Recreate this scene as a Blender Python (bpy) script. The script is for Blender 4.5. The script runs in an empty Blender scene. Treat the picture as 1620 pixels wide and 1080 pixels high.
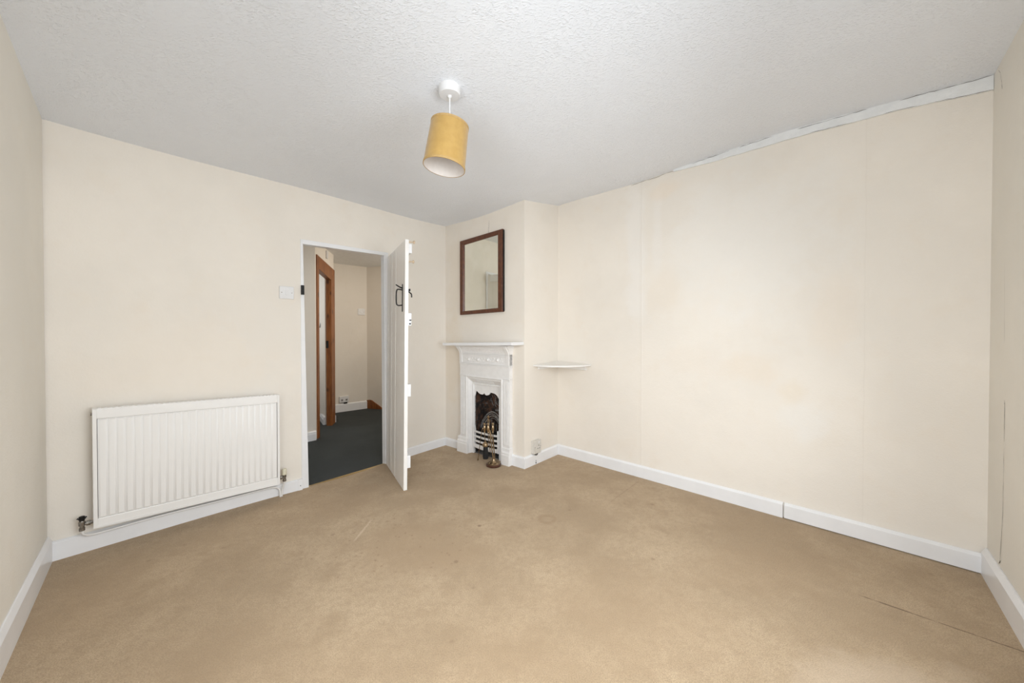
import bpy, bmesh, math, random
import numpy as np
from mathutils import Vector, Matrix
random.seed(7)
C = bpy.context.scene.collection
sc = bpy.context.scene
V = Vector

# ------------------------------------------------------------------ camera
CAM_H = 1.15
cd = bpy.data.cameras.new('camera'); cam = bpy.data.objects.new('camera', cd); C.objects.link(cam)
cam.location = (0, 0, CAM_H); cam.rotation_euler = (math.radians(90 - 0.6), 0, 0)
cd.sensor_width = 36; cd.lens = 570 / 1620 * 36; cd.shift_y = -9 / 1620; cd.clip_start = 0.02
sc.camera = cam
# ------------------------------------------------------------------ frames of reference (s along a wall, t out of it into the room, z up)
class Fr:
    def __init__(s, o, u, n, L=0, lean=(0, 0, 0)):
        s.o = V((o[0], o[1], 0)); s.u = V((u[0], u[1], 0)).normalized(); s.n = V((n[0], n[1], 0)).normalized(); s.L = L; s.lean = V(lean)
    def p(s, a, t, z):
        return s.o + s.u * a + s.n * t + V((0, 0, z)) + s.lean * z
D = Fr((-2.3249, 1.7933), (.6587, .7524), (.7524, -.6587), 2.5022)       # door wall
K = Fr((-.6768, 3.676), (.7726, -.6349), (-.6349, -.7726), 1.0107)       # chimney breast, front
S = Fr((.1041, 3.0343), (.6678, .7443), (.7443, -.6678), .4918)          # chimney breast, side
R = Fr((.4326, 3.4004), (.7316, -.6817), (-.6817, -.7316), 2.4931)       # long right wall
N = Fr((2.2566, 1.7008), (-.6765, -.7364), (-.7364, .6765), 3.1867)      # window wall, beside and behind the camera
Lf = Fr((.1007, -.6459), (-.7051, .7091), (.7091, .7051), 3.44)          # left wall
# ------------------------------------------------------------------ world, daylight, fill lights, exposure
w = bpy.data.worlds.new('world'); sc.world = w; w.use_nodes = True
bg = w.node_tree.nodes['Background']; bg.inputs[0].default_value = (.75, .87, 1, 1); bg.inputs[1].default_value = 1.2
def area(name, loc, dirv, sx, sy, watts, col, spread=180):
    l = bpy.data.lights.new(name, 'AREA'); l.shape = 'RECTANGLE'; l.size = sx; l.size_y = sy; l.energy = watts; l.color = col; l.spread = math.radians(spread)
    o = bpy.data.objects.new(name, l); C.objects.link(o); o.location = loc
    o.rotation_euler = V(dirv).to_track_quat('-Z', 'Z').to_euler(); return o
WS0, WS1, WZ0, WZ1 = .95, 3.0, .58, 1.72
LS0, LS1 = .28, 1.55        # added unseen window in the left wall, evens out the light
area('window_daylight', N.p((WS0 + WS1) / 2, -.16, (WZ0 + WZ1) / 2), N.n + V((0, 0, -.42)), WS1 - WS0 + .1, WZ1 - WZ0 + .1, 40, (.89, .95, 1), 150)
area('side_window_fill', Lf.p((LS0 + LS1) / 2, -.16, (WZ0 + WZ1) / 2), Lf.n + V((0, 0, -.42)), LS1 - LS0 + .1, WZ1 - WZ0 + .1, 28, (.89, .95, 1), 150)  # fill through the added side window, flattens the room's lighting
area('side_room_daylight', V((-3.55, 4.6, 1.5)), V((1, .1, -.25)), 1.0, 1.1, 7, (.88, .94, 1))
area('landing_fill', V((-.95, 4.45, 1.95)), V((-.55, .1, -.8)), .6, .6, 11, (1, .92, .80))  # added warm overhead fill without a visible source, brightens the landing
sc.view_settings.view_transform = 'Standard'; sc.view_settings.look = 'None'
sc.view_settings.gamma = 1; sc.view_settings.use_curve_mapping = False
sc.view_settings.exposure = 0.29
# ------------------------------------------------------------------ materials
def mat(name):
    m = bpy.data.materials.new(name); m.use_nodes = True
    nt = m.node_tree; b = nt.nodes['Principled BSDF']; return m, nt, b
def nd(nt, t, **kw):
    n = nt.nodes.new(t)
    for k, v in kw.items(): setattr(n, k, v)
    return n
def noise(nt, scale, detail=3, rough=.55, vec=None, dim='3D'):
    n = nd(nt, 'ShaderNodeTexNoise'); n.inputs['Scale'].default_value = scale; n.inputs['Detail'].default_value = detail; n.inputs['Roughness'].default_value = rough
    if vec is None:
        g = nd(nt, 'ShaderNodeNewGeometry'); vec = g.outputs['Position']
    nt.links.new(vec, n.inputs['Vector']); return n.outputs['Fac']
def ramp(nt, fac, a, b, lo=0., hi=1.):
    r = nd(nt, 'ShaderNodeMapRange', clamp=True, interpolation_type='SMOOTHSTEP')
    nt.links.new(fac, r.inputs[0]); r.inputs[1].default_value = a; r.inputs[2].default_value = b; r.inputs[3].default_value = lo; r.inputs[4].default_value = hi
    return r.outputs[0]
def mixc(nt, fac, a, b):
    m = nd(nt, 'ShaderNodeMix', data_type='RGBA')
    if isinstance(fac, float): m.inputs[0].default_value = fac
    else: nt.links.new(fac, m.inputs[0])
    for i, c in ((6, a), (7, b)):
        if isinstance(c, tuple): m.inputs[i].default_value = (*c, 1)
        else: nt.links.new(c, m.inputs[i])
    return m.outputs[2]
def mth(nt, op, a, b=None):
    m = nd(nt, 'ShaderNodeMath', operation=op)
    for i, v in ((0, a), (1, b)):
        if v is None: continue
        if isinstance(v, (int, float)): m.inputs[i].default_value = v
        else: nt.links.new(v, m.inputs[i])
    return m.outputs[0]
def bump(nt, b, h, dist, strength=1.):
    n = nd(nt, 'ShaderNodeBump'); n.inputs['Distance'].default_value = dist; n.inputs['Strength'].default_value = strength
    nt.links.new(h, n.inputs['Height']); nt.links.new(n.outputs[0], b.inputs['Normal'])
def pos(nt):
    return nd(nt, 'ShaderNodeNewGeometry').outputs['Position']
def dotp(nt, vec, o, d):
    s = nd(nt, 'ShaderNodeVectorMath', operation='SUBTRACT'); nt.links.new(vec, s.inputs[0]); s.inputs[1].default_value = o
    q = nd(nt, 'ShaderNodeVectorMath', operation='DOT_PRODUCT'); nt.links.new(s.outputs[0], q.inputs[0]); q.inputs[1].default_value = d
    return q.outputs['Value']
def simple(name, col, rough=.5, metal=0., nscale=30, var=.06, bdist=.0, bscale=80, spec=.5):
    m, nt, b = mat(name)
    f = noise(nt, nscale)
    dark = tuple(max(0, c * (1 - var * 2)) for c in col)
    nt.links.new(mixc(nt, ramp(nt, f, .3, .7), dark, col), b.inputs['Base Color'])
    b.inputs['Roughness'].default_value = rough; b.inputs['Metallic'].default_value = metal
    b.inputs['Specular IOR Level'].default_value = spec
    if bdist: bump(nt, b, noise(nt, bscale), bdist)
    return m
def blob(nt, s, z, cs, cz, rs, rz, wob):
    a = mth(nt, 'DIVIDE', mth(nt, 'SUBTRACT', s, cs), rs); c = mth(nt, 'DIVIDE', mth(nt, 'SUBTRACT', z, cz), rz)
    d = mth(nt, 'SQRT', mth(nt, 'ADD', mth(nt, 'MULTIPLY', a, a), mth(nt, 'MULTIPLY', c, c)))
    d = mth(nt, 'ADD', d, mth(nt, 'MULTIPLY', mth(nt, 'SUBTRACT', wob, .5), 1.6))
    return ramp(nt, d, .45, 1.15, 1., 0.)
CREAM = (.85, .785, .70)
def wall_paint(name, col=CREAM, fr=None, seams=(), patches=(), spec=.3):
    m, nt, b = mat(name)
    p = pos(nt)
    big = noise(nt, 1.3, 4, .6, p); med = noise(nt, 7, 4, .6, p)
    c = mixc(nt, ramp(nt, big, .35, .65), tuple(x * .97 for x in col), tuple(min(1, x * 1.02) for x in col))
    c = mixc(nt, ramp(nt, med, .5, .8, 0, .35), c, (col[0] * .97, col[1] * .93, col[2] * .88))
    h = mth(nt, 'ADD', mth(nt, 'MULTIPLY', med, 1.5), mth(nt, 'MULTIPLY', noise(nt, 160, 2, .5, p), .25))
    if fr:
        s = dotp(nt, p, fr.o, fr.u); z = dotp(nt, p, (0, 0, 0), (0, 0, 1))
        wob = noise(nt, 5, 4, .6, p)
        for cs, cz, rs, rz, colr, am in patches:
            c = mixc(nt, mth(nt, 'MULTIPLY', blob(nt, s, z, cs, cz, rs, rz, wob), am), c, colr)
        for s0, am in seams:
            ww = mth(nt, 'ADD', s, mth(nt, 'MULTIPLY', noise(nt, 12, 2, .5, p), .012))
            d = mth(nt, 'ABSOLUTE', mth(nt, 'SUBTRACT', ww, s0 + .006))
            l = ramp(nt, d, .0012, .004, am, 0.)
            c = mixc(nt, l, c, (col[0] * .86, col[1] * .84, col[2] * .82))
            h = mth(nt, 'ADD', h, mth(nt, 'MULTIPLY', ramp(nt, d, .002, .02, 1., 0.), .6))
    nt.links.new(c, b.inputs['Base Color']); b.inputs['Roughness'].default_value = .62; b.inputs['Specular IOR Level'].default_value = spec
    bump(nt, b, h, .0022); return m
M = {}
M['wall'] = wall_paint('cream_wall_paint', fr=D, patches=[(.55, .9, .5, .4, (.85, .755, .64), .3), (2.2, 1.6, .25, .6, (.85, .78, .69), .4)])  # beige patches above the radiator and near the far corner
M['wallK'] = wall_paint('cream_chimney_paint', (.85, .78, .69), fr=K, patches=[(.12, .9, .14, .5, (.80, .69, .55), .5), (.15, 1.7, .12, .5, (.80, .70, .57), .4)])  # darker tan patches down the left edge
M['wallR'] = wall_paint('stained_right_wall_paint', fr=R, seams=[(.806, .3), (2.07, .2)], patches=[  # peach stains and whiter bands
    (.76, 1.75, .10, .75, (.87, .83, .78), .5), (.93, 1.9, .05, .45, (.87, .83, .78), .35), (1.5, 1.75, .5, .55, (.86, .82, .76), .55),  # the last is a broad paler area, upper middle
    (.99, 2.22, .13, .09, (.84, .71, .57), .4), (.98, 1.45, .14, .22, (.84, .73, .60), .3), (1.55, .92, .22, .12, (.84, .73, .60), .4),
    (1.75, .78, .08, .10, (.84, .74, .60), .4), (1.95, 1.25, .12, .25, (.85, .74, .62), .35), (1.8, .62, .14, .14, (.87, .84, .79), .5), (1.2, .95, .3, .12, (.85, .75, .64), .25)])
M['wallN'] = wall_paint('cream_window_wall_paint', (.83, .785, .705))
M['hallwall'] = wall_paint('hall_wall_paint', (.80, .74, .66))
M['white'] = simple('white_gloss_paint', (.88, .87, .87), .28, nscale=8, var=.02, bdist=.0006, bscale=25)
M['doorwhite'] = simple('door_paint', (.90, .87, .83), .35, nscale=6, var=.02, bdist=.0008, bscale=20)
M['plaster'] = simple('patched_plaster', (.86, .86, .85), .7, nscale=20, var=.03, bdist=.004, bscale=28)
M['iron_white'] = simple('painted_cast_iron', (.88, .855, .83), .32, nscale=25, var=.02, bdist=.0008, bscale=60)
M['radiator'] = simple('radiator_enamel', (.88, .855, .825), .3, nscale=4, var=.015)
M['plastic'] = simple('white_plastic', (.80, .785, .775), .3, nscale=10, var=.02)
M['greyplastic'] = simple('grubby_grey_plastic', (.70, .66, .60), .35, nscale=30, var=.05)
M['oldplastic'] = simple('yellowed_plastic', (.72, .66, .50), .4, nscale=50, var=.08)
M['black'] = simple('black_iron', (.018, .017, .016), .42, .4, nscale=60, var=.2)
M['dark'] = simple('dark_recess', (.02, .018, .016), .9, nscale=60, var=.3)
M['crack'] = simple('crack_gap', (.20, .17, .14), .95, nscale=60, var=.3)
M['steel'] = simple('tarnished_steel', (.36, .33, .29), .38, .9, nscale=90, var=.3)
M['brass'] = simple('aged_brass', (.45, .33, .20), .30, 1., nscale=70, var=.15)
M['darkbrass'] = simple('tarnished_brass_rod', (.34, .24, .14), .38, 1., nscale=70, var=.2)
M['bristle'] = simple('black_bristle', (.012, .012, .012), .8, nscale=200, var=.3, bdist=.002, bscale=300)
M['hookwood'] = simple('pale_peg_wood', (.70, .54, .38), .5, nscale=60, var=.1)
M['cord'] = simple('white_flex', (.86, .85, .83), .45)
M['lining'] = simple('shade_lining', (.74, .67, .61), .7, nscale=60, var=.02)
M['gold'] = simple('brass_threshold', (.60, .44, .20), .35, .9, nscale=60, var=.1)
def wood(name, a, b_, scale=9, stretch=(12, 12, 1), rough=.4, knots=False):
    m, nt, b = mat(name)
    p = pos(nt); mp = nd(nt, 'ShaderNodeMapping'); nt.links.new(p, mp.inputs[0]); mp.inputs['Scale'].default_value = stretch
    f = noise(nt, scale, 5, .6, mp.outputs[0])
    c = mixc(nt, ramp(nt, f, .3, .7), a, b_)
    if knots:
        mp2 = nd(nt, 'ShaderNodeMapping'); nt.links.new(p, mp2.inputs[0]); mp2.inputs['Scale'].default_value = (9, 9, 5.5)
        vo = nd(nt, 'ShaderNodeTexVoronoi'); nt.links.new(mp2.outputs[0], vo.inputs['Vector']); vo.inputs['Scale'].default_value = 1
        c = mixc(nt, ramp(nt, vo.outputs['Distance'], .08, .26, .9, 0.), c, (.05, .014, .004))
    nt.links.new(c, b.inputs['Base Color']); b.inputs['Roughness'].default_value = rough
    bump(nt, b, f, .0006); return m
M['pine'] = wood('orange_pine', (.17, .050, .012), (.33, .12, .03), 5, knots=True)
M['mahog'] = wood('mahogany_frame', (.075, .022, .010), (.15, .048, .018), 12, (6, 6, 3), .35)
M['darkwood'] = wood('dark_turned_wood', (.05, .018, .010), (.09, .03, .014), 20, (3, 3, 10), .35)
# mirror glass
m, nt, b = mat('mirror_glass'); b.inputs['Metallic'].default_value = 1; b.inputs['Roughness'].default_value = .015
nt.links.new(mixc(nt, ramp(nt, noise(nt, 9), .4, .7), (.83, .83, .75), (.86, .86, .79)), b.inputs['Base Color']); M['mirror'] = m
# window glass
m, nt, b = mat('window_glass'); nt.nodes.remove(b)
tr = nd(nt, 'ShaderNodeBsdfTransparent'); gl = nd(nt, 'ShaderNodeBsdfGlossy'); gl.inputs['Roughness'].default_value = .02
mx = nd(nt, 'ShaderNodeMixShader'); mx.inputs[0].default_value = .07; nt.links.new(tr.outputs[0], mx.inputs[1]); nt.links.new(gl.outputs[0], mx.inputs[2])
nt.links.new(mx.outputs[0], nt.nodes['Material Output'].inputs[0]); M['glass'] = m
# yellow satin lampshade
m, nt, b = mat('yellow_satin_shade')
p = nd(nt, 'ShaderNodeTexCoord').outputs['Object']
f = noise(nt, 40, 2, .5, p)
nt.links.new(mixc(nt, ramp(nt, f, .3, .7), (.45, .27, .072), (.49, .30, .085)), b.inputs['Base Color'])
b.inputs['Roughness'].default_value = .34; b.inputs['Sheen Weight'].default_value = .2
M['shade'] = m
M['shadeedge'] = simple('shade_binding_tape', (.50, .32, .12), .6, nscale=80)
# artex ceiling
m, nt, b = mat('textured_ceiling_paint')
p = pos(nt)
mp = nd(nt, 'ShaderNodeMapping'); nt.links.new(p, mp.inputs[0]); mp.inputs['Rotation'].default_value = (0, 0, .7); mp.inputs['Scale'].default_value = (1, 2.0, 1)
f1 = noise(nt, 70, 3, .6, mp.outputs[0]); f2 = noise(nt, 130, 3, .6, p); f3 = noise(nt, 3, 3, .5, p)
h = mth(nt, 'ADD', ramp(nt, f1, .48, .70), mth(nt, 'MULTIPLY', ramp(nt, f2, .5, .72), .5))
h = mth(nt, 'MULTIPLY', h, ramp(nt, f3, .3, .6, .45, 1.))
nt.links.new(mixc(nt, ramp(nt, f3, .35, .65), (.84, .86, .90), (.87, .89, .93)), b.inputs['Base Color'])
b.inputs['Roughness'].default_value = .55; bump(nt, b, h, .0018, .8); M['ceiling'] = m
# beige carpet
m, nt, b = mat('beige_carpet')
p = pos(nt)
fine = noise(nt, 230, 3, .75, p); med = noise(nt, 38, 6, .75, p); big = noise(nt, 1.7, 5, .62, p); mid = noise(nt, 6, 5, .6, p)
c = mixc(nt, ramp(nt, big, .36, .66), (0.466, 0.336, 0.207), (0.609, 0.454, 0.293))
c = mixc(nt, ramp(nt, mid, .48, .72, 0, .6), c, (0.414, 0.291, 0.174))
c = mixc(nt, ramp(nt, med, .42, .66, 0, .55), c, (0.414, 0.297, 0.185))
c = mixc(nt, ramp(nt, fine, .40, .66, 0, .7), c, (0.310, 0.218, 0.134))
x = dotp(nt, p, (0, 0, 0), (1, 0, 0)); y = dotp(nt, p, (0, 0, 0), (0, 1, 0)); wob = noise(nt, 4, 5, .65, p)
for cx, cy, rx, ry, am in ((1.2, 1.75, .42, .22, .5), (.5, 1.5, .45, .3, .4), (-.55, 1.95, .35, .3, .5), (-.25, 1.85, .2, .12, .4), (-1.15, 2.45, .25, .3, .45), (-.9, 1.2, .5, .3, .3), (.0, 1.25, .3, .15, .3), (-1.9, 1.55, .3, .3, .3)):
    c = mixc(nt, mth(nt, 'MULTIPLY', blob(nt, x, y, cx, cy, rx, ry, wob), am), c, (0.425, 0.297, 0.179))
c = mixc(nt, mth(nt, 'MULTIPLY', blob(nt, x, y, 1.2, 1.05, .45, .25, wob), .5), c, (0.644, 0.504, 0.370))  # pool of window light near the camera, painted into the carpet
# ring mark, pale scratch and specks
d = mth(nt, 'SQRT', mth(nt, 'ADD', mth(nt, 'POWER', mth(nt, 'ABSOLUTE', mth(nt, 'SUBTRACT', x, .215)), 2), mth(nt, 'POWER', mth(nt, 'ABSOLUTE', mth(nt, 'SUBTRACT', y, 2.205)), 2)))
d = mth(nt, 'ADD', d, mth(nt, 'MULTIPLY', mth(nt, 'SUBTRACT', noise(nt, 16, 3, .6, p), .5), .05))
ring = ramp(nt, mth(nt, 'ABSOLUTE', mth(nt, 'SUBTRACT', d, .045)), .004, .022, .6, 0)
c = mixc(nt, ring, c, (0.380, 0.258, 0.151))
vo = nd(nt, 'ShaderNodeTexVoronoi'); vo.inputs['Scale'].default_value = 7; vo.inputs['Randomness'].default_value = 1; nt.links.new(p, vo.inputs['Vector'])
sp = ramp(nt, vo.outputs['Distance'], .04, .12, 1., 0.)
clus = mth(nt, 'MAXIMUM', blob(nt, x, y, -.6, 2.05, .6, .45, wob), mth(nt, 'MULTIPLY', ramp(nt, mid, .5, .6), .4))
c = mixc(nt, mth(nt, 'MULTIPLY', mth(nt, 'MULTIPLY', sp, clus), .95), c, (0.218, 0.134, 0.078))
vo = nd(nt, 'ShaderNodeTexVoronoi'); vo.inputs['Scale'].default_value = 22; nt.links.new(p, vo.inputs['Vector'])
c = mixc(nt, mth(nt, 'MULTIPLY', mth(nt, 'MULTIPLY', ramp(nt, vo.outputs['Distance'], .05, .2, 1., 0.), blob(nt, x, y, -.65, 2.0, .55, .45, wob)), .75), c, (0.322, 0.213, 0.123))
def seg(nt, x, y, a, b_, w_, am):
    a = V(a); b_ = V(b_); L_ = (b_ - a).length; u = (b_ - a) / L_
    s = mth(nt, 'ADD', mth(nt, 'MULTIPLY', mth(nt, 'SUBTRACT', x, a.x), u.x), mth(nt, 'MULTIPLY', mth(nt, 'SUBTRACT', y, a.y), u.y))
    t = mth(nt, 'ABSOLUTE', mth(nt, 'ADD', mth(nt, 'MULTIPLY', mth(nt, 'SUBTRACT', x, a.x), -u.y), mth(nt, 'MULTIPLY', mth(nt, 'SUBTRACT', y, a.y), u.x)))
    t = mth(nt, 'ADD', t, mth(nt, 'MULTIPLY', mth(nt, 'SUBTRACT', noise(nt, 25, 2, .5, p), .45), .012))
    inside = mth(nt, 'MULTIPLY', ramp(nt, s, 0, .06), ramp(nt, s, L_ - .06, L_, 1., 0.))
    return mth(nt, 'MULTIPLY', mth(nt, 'MULTIPLY', ramp(nt, t, w_ * .4, w_, 1., 0.), inside), am)
c = mixc(nt, seg(nt, x, y, (-.86, 2.22), (-.87, 1.95), .009, .5), c, (0.713, 0.560, 0.403))
c = mixc(nt, seg(nt, x, y, (1.50, 1.58), (2.1, 1.06), .0045, .85), c, (0.161, 0.101, 0.056))
c = mixc(nt, seg(nt, x, y, (.64, 2.40), (.99, 2.78), .005, .35), c, (0.253, 0.168, 0.101))
nt.links.new(c, b.inputs['Base Color']); b.inputs['Roughness'].default_value = .95; b.inputs['Specular IOR Level'].default_value = .15; b.inputs['Sheen Weight'].default_value = .12
bump(nt, b, mth(nt, 'ADD', fine, mth(nt, 'MULTIPLY', med, .6)), .004, .8); M['carpet'] = m
# green carpet
m, nt, b = mat('dark_green_carpet')
p = pos(nt); c = mixc(nt, ramp(nt, noise(nt, 3, 5, .7, p), .35, .68), (.008, .0115, .010), (.017, .022, .019))
c = mixc(nt, ramp(nt, noise(nt, 60, 4, .7, p), .5, .75, 0, .5), c, (.032, .036, .030))
nt.links.new(c, b.inputs['Base Color']); b.inputs['Roughness'].default_value = .9; b.inputs['Specular IOR Level'].default_value = .15; b.inputs['Sheen Weight'].default_value = .15
bump(nt, b, noise(nt, 250, 3, .7, p), .004); M['green'] = m
# sooty firebox
m, nt, b = mat('sooty_iron')
p = pos(nt); c = mixc(nt, ramp(nt, noise(nt, 16, 4, .7, p), .42, .62), (.012, .010, .009), (.10, .045, .025))
c = mixc(nt, ramp(nt, noise(nt, 34, 4, .7, p), .58, .68, 0, .7), c, (.22, .24, .25))  # blue-grey glints painted over the soot
nt.links.new(c, b.inputs['Base Color']); b.inputs['Roughness'].default_value = .6; bump(nt, b, noise(nt, 45, 4, .7, p), .008); M['soot'] = m
M['grate'] = simple('dull_grey_iron', (.36, .345, .33), .45, .3, nscale=50, var=.3, bdist=.001)

# ------------------------------------------------------------------ mesh helpers
def new(): return bmesh.new()
def prism(bm, f, poly, t0, t1):
    """polygon of (s, z) on frame f, extruded between t0 and t1"""
    a = [bm.verts.new(f.p(s, t1, z)) for s, z in poly]; b = [bm.verts.new(f.p(s, t0, z)) for s, z in poly]
    n = len(poly); bm.faces.new(a); bm.faces.new(list(reversed(b)))
    for i in range(n): bm.faces.new((a[i], b[i], b[(i + 1) % n], a[(i + 1) % n]))
def box(bm, f, s0, s1, t0, t1, z0, z1): prism(bm, f, [(s0, z0), (s1, z0), (s1, z1), (s0, z1)], t0, t1)
def slab(bm, poly, z0, z1):
    a = [bm.verts.new((x, y, z1)) for x, y in poly]; b = [bm.verts.new((x, y, z0)) for x, y in poly]
    n = len(poly); bm.faces.new(a); bm.faces.new(list(reversed(b)))
    for i in range(n): bm.faces.new((a[i], b[i], b[(i + 1) % n], a[(i + 1) % n]))
def profile(bm, f, prof, s0, s1):
    """profile of (t, z) swept along s"""
    a = [bm.verts.new(f.p(s0, t, z)) for t, z in prof]; b = [bm.verts.new(f.p(s1, t, z)) for t, z in prof]
    n = len(prof); bm.faces.new(a); bm.faces.new(list(reversed(b)))
    for i in range(n): bm.faces.new((a[i], b[i], b[(i + 1) % n], a[(i + 1) % n]))
def smooth_pts(pts, k=8):
    pts = [V(p) for p in pts]; out = []
    P = [pts[0] * 2 - pts[1]] + pts + [pts[-1] * 2 - pts[-2]]
    for i in range(1, len(P) - 2):
        for j in range(k):
            t = j / k; a, b, c, d = P[i - 1], P[i], P[i + 1], P[i + 2]
            out.append(.5 * ((2 * b) + (c - a) * t + (2 * a - 5 * b + 4 * c - d) * t * t + (3 * b - a - 3 * c + d) * t ** 3))
    return out + [pts[-1]]
def tube(bm, pts, r, seg=10, smooth=False, flat=None):
    pts = smooth_pts(pts) if smooth else [V(p) for p in pts]
    rs = r if isinstance(r, (list, tuple)) else [r] * len(pts)
    if len(rs) != len(pts): rs = [rs[0] + (rs[-1] - rs[0]) * i / (len(pts) - 1) for i in range(len(pts))]
    rings = []; prev = None
    for i, p in enumerate(pts):
        d = (pts[min(i + 1, len(pts) - 1)] - pts[max(i - 1, 0)]).normalized()
        if prev is None:
            ref = V((0, 0, 1)) if abs(d.z) < .9 else V((1, 0, 0)); x = d.cross(ref).normalized()
        else: x = (prev - d * prev.dot(d)).normalized()
        prev = x; y = d.cross(x)
        rings.append([bm.verts.new(p + (x * math.cos(a) + y * math.sin(a)) * rs[i]) for a in [2 * math.pi * k / seg for k in range(seg)]])
    for a, b in zip(rings, rings[1:]):
        for k in range(seg): bm.faces.new((a[k], a[(k + 1) % seg], b[(k + 1) % seg], b[k]))
    bm.faces.new(list(reversed(rings[0]))); bm.faces.new(rings[-1])
def lathe(bm, prof, c, axis=(0, 0, 1), seg=24, sx=1., closed=True):
    ax = V(axis).normalized(); ref = V((0, 0, 1)) if abs(ax.z) < .9 else V((1, 0, 0)); x = ax.cross(ref).normalized(); y = ax.cross(x); c = V(c)
    rings = [[bm.verts.new(c + ax * h + (x * math.cos(a) + y * math.sin(a)) * max(r, 1e-5)) for a in [2 * math.pi * k / seg for k in range(seg)]] for r, h in prof]
    for a, b in zip(rings, rings[1:]):
        for k in range(seg): bm.faces.new((a[k], a[(k + 1) % seg], b[(k + 1) % seg], b[k]))
    if closed: bm.faces.new(list(reversed(rings[0]))); bm.faces.new(rings[-1])
def ball(bm, c, r, sc3=(1, 1, 1)):
    mtx = Matrix.Translation(V(c)) @ Matrix.Diagonal((*sc3, 1)); bmesh.ops.create_uvsphere(bm, u_segments=16, v_segments=10, radius=r, matrix=mtx)
def obj(name, bm, m, parent=None, bevel=0., smooth=False, label=None):
    bmesh.ops.recalc_face_normals(bm, faces=bm.faces)
    me = bpy.data.meshes.new(name)
    if parent is not None:
        o0 = parent
        off = V((0, 0, 0))
        while o0 is not None: off += o0.location; o0 = o0.parent
        bmesh.ops.translate(bm, verts=bm.verts, vec=-off)
        loc = V((0, 0, 0))
    else:
        xs = [v.co for v in bm.verts]
        lo = V((min(v.x for v in xs), min(v.y for v in xs), min(v.z for v in xs))); hi = V((max(v.x for v in xs), max(v.y for v in xs), max(v.z for v in xs)))
        loc = V(((lo.x + hi.x) / 2, (lo.y + hi.y) / 2, lo.z)); bmesh.ops.translate(bm, verts=bm.verts, vec=-loc)
    bm.to_mesh(me); bm.free(); me.materials.append(m)
    if smooth:
        for p in me.polygons: p.use_smooth = True
    o = bpy.data.objects.new(name, me); C.objects.link(o); o.location = loc
    if parent is not None: o.parent = parent
    if bevel:
        md = o.modifiers.new('bevel', 'BEVEL'); md.width = bevel; md.segments = 2; md.limit_method = 'ANGLE'; md.angle_limit = math.radians(40)
    if smooth:
        me.update()
        try:
            me.set_sharp_from_angle(angle=math.radians(42))
        except Exception: pass
    if label: o['label'] = label
    return o
def struct(name, bm, m, parent=None, **k):
    o = obj(name, bm, m, parent, **k)
    if parent is None: o['kind'] = 'structure'
    return o
def thing(name, label, cat, loc, group=None, kind=None):
    o = bpy.data.objects.new(name, None); C.objects.link(o); o.location = V(loc); o.empty_display_size = .05
    if kind: o['kind'] = kind
    else: o['label'] = label; o['category'] = cat
    if group: o['group'] = group
    return o
def tag(o, label, cat, group=None):
    o['label'] = label; o['category'] = cat
    if group: o['group'] = group
    return o
def ribbon(bm, f, pts, t, w):
    """thin crack following (s, z) points on a wall"""
    n = len(pts); ra = []
    for i, (s, z) in enumerate(pts):
        ww = w * (.3 + .9 * random.random()) * (1 if 0 < i < n - 1 else .2)
        a = pts[max(i - 1, 0)]; b = pts[min(i + 1, n - 1)]; d = V((b[0] - a[0], b[1] - a[1])); d.normalize(); q = V((-d.y, d.x)) * ww
        ra.append((bm.verts.new(f.p(s + q.x, t, z + q.y)), bm.verts.new(f.p(s - q.x, t, z - q.y))))
    for a, b in zip(ra, ra[1:]): bm.faces.new((a[0], a[1], b[1], b[0]))
def jitter(pts, k, amp):
    out = []
    for (a, b) in zip(pts, pts[1:]):
        for j in range(k):
            t = j / k; out.append((a[0] + (b[0] - a[0]) * t + random.uniform(-amp, amp), a[1] + (b[1] - a[1]) * t + random.uniform(-amp, amp)))
    return out + [pts[-1]]

# ------------------------------------------------------------------ uneven ceiling and floor of an old cottage
def fx(f, s, z): q = f.p(s, 0, 0); return (q.x, q.y, z)
CP = [fx(D, 0.02, 2.203), fx(D, .55, 2.201), fx(D, 1.27, 2.211), fx(D, 1.78, 2.213), fx(D, 2.5, 2.223), fx(K, .5, 2.222), fx(K, 1.01, 2.255), fx(S, .49, 2.335),
      fx(R, .73, 2.338), fx(R, 1.67, 2.380), fx(R, 2.14, 2.369), fx(R, 2.49, 2.356), fx(N, .38, 2.37), fx(N, 2.0, 2.37), fx(Lf, 2.77, 2.296), fx(Lf, .1, 2.36), (-.29, 1.68, 2.28)]
def tps(pts):
    P = np.array([(a, b) for a, b, _ in pts]); z = np.array([c for *_, c in pts]); n = len(P)
    d = np.linalg.norm(P[:, None] - P[None], axis=2); Kk = np.where(d > 0, d * d * np.log(d + 1e-12), 0) + np.eye(n) * .002
    A = np.zeros((n + 3, n + 3)); A[:n, :n] = Kk; A[:n, n] = 1; A[:n, n + 1:] = P; A[n:, :n] = A[:n, n:].T
    wv = np.linalg.solve(A, np.r_[z, 0, 0, 0])
    def f(x, y):
        r = np.hypot(P[:, 0] - x, P[:, 1] - y); k = np.where(r > 0, r * r * np.log(r + 1e-12), 0); return float(k @ wv[:n] + wv[n] + wv[n + 1] * x + wv[n + 2] * y)
    return f
cz = tps(CP)
def ceil_at(f, s): q = f.p(s, 0, 0); return cz(q.x, q.y)
def floor_z(x, y):
    d = V((x, y, 0)) - D.o; a = d.dot(D.u); b = d.dot(D.n)
    return -.022 * math.exp(-((a - 1.5) / .5) ** 2 - (b / .35) ** 2)
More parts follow.
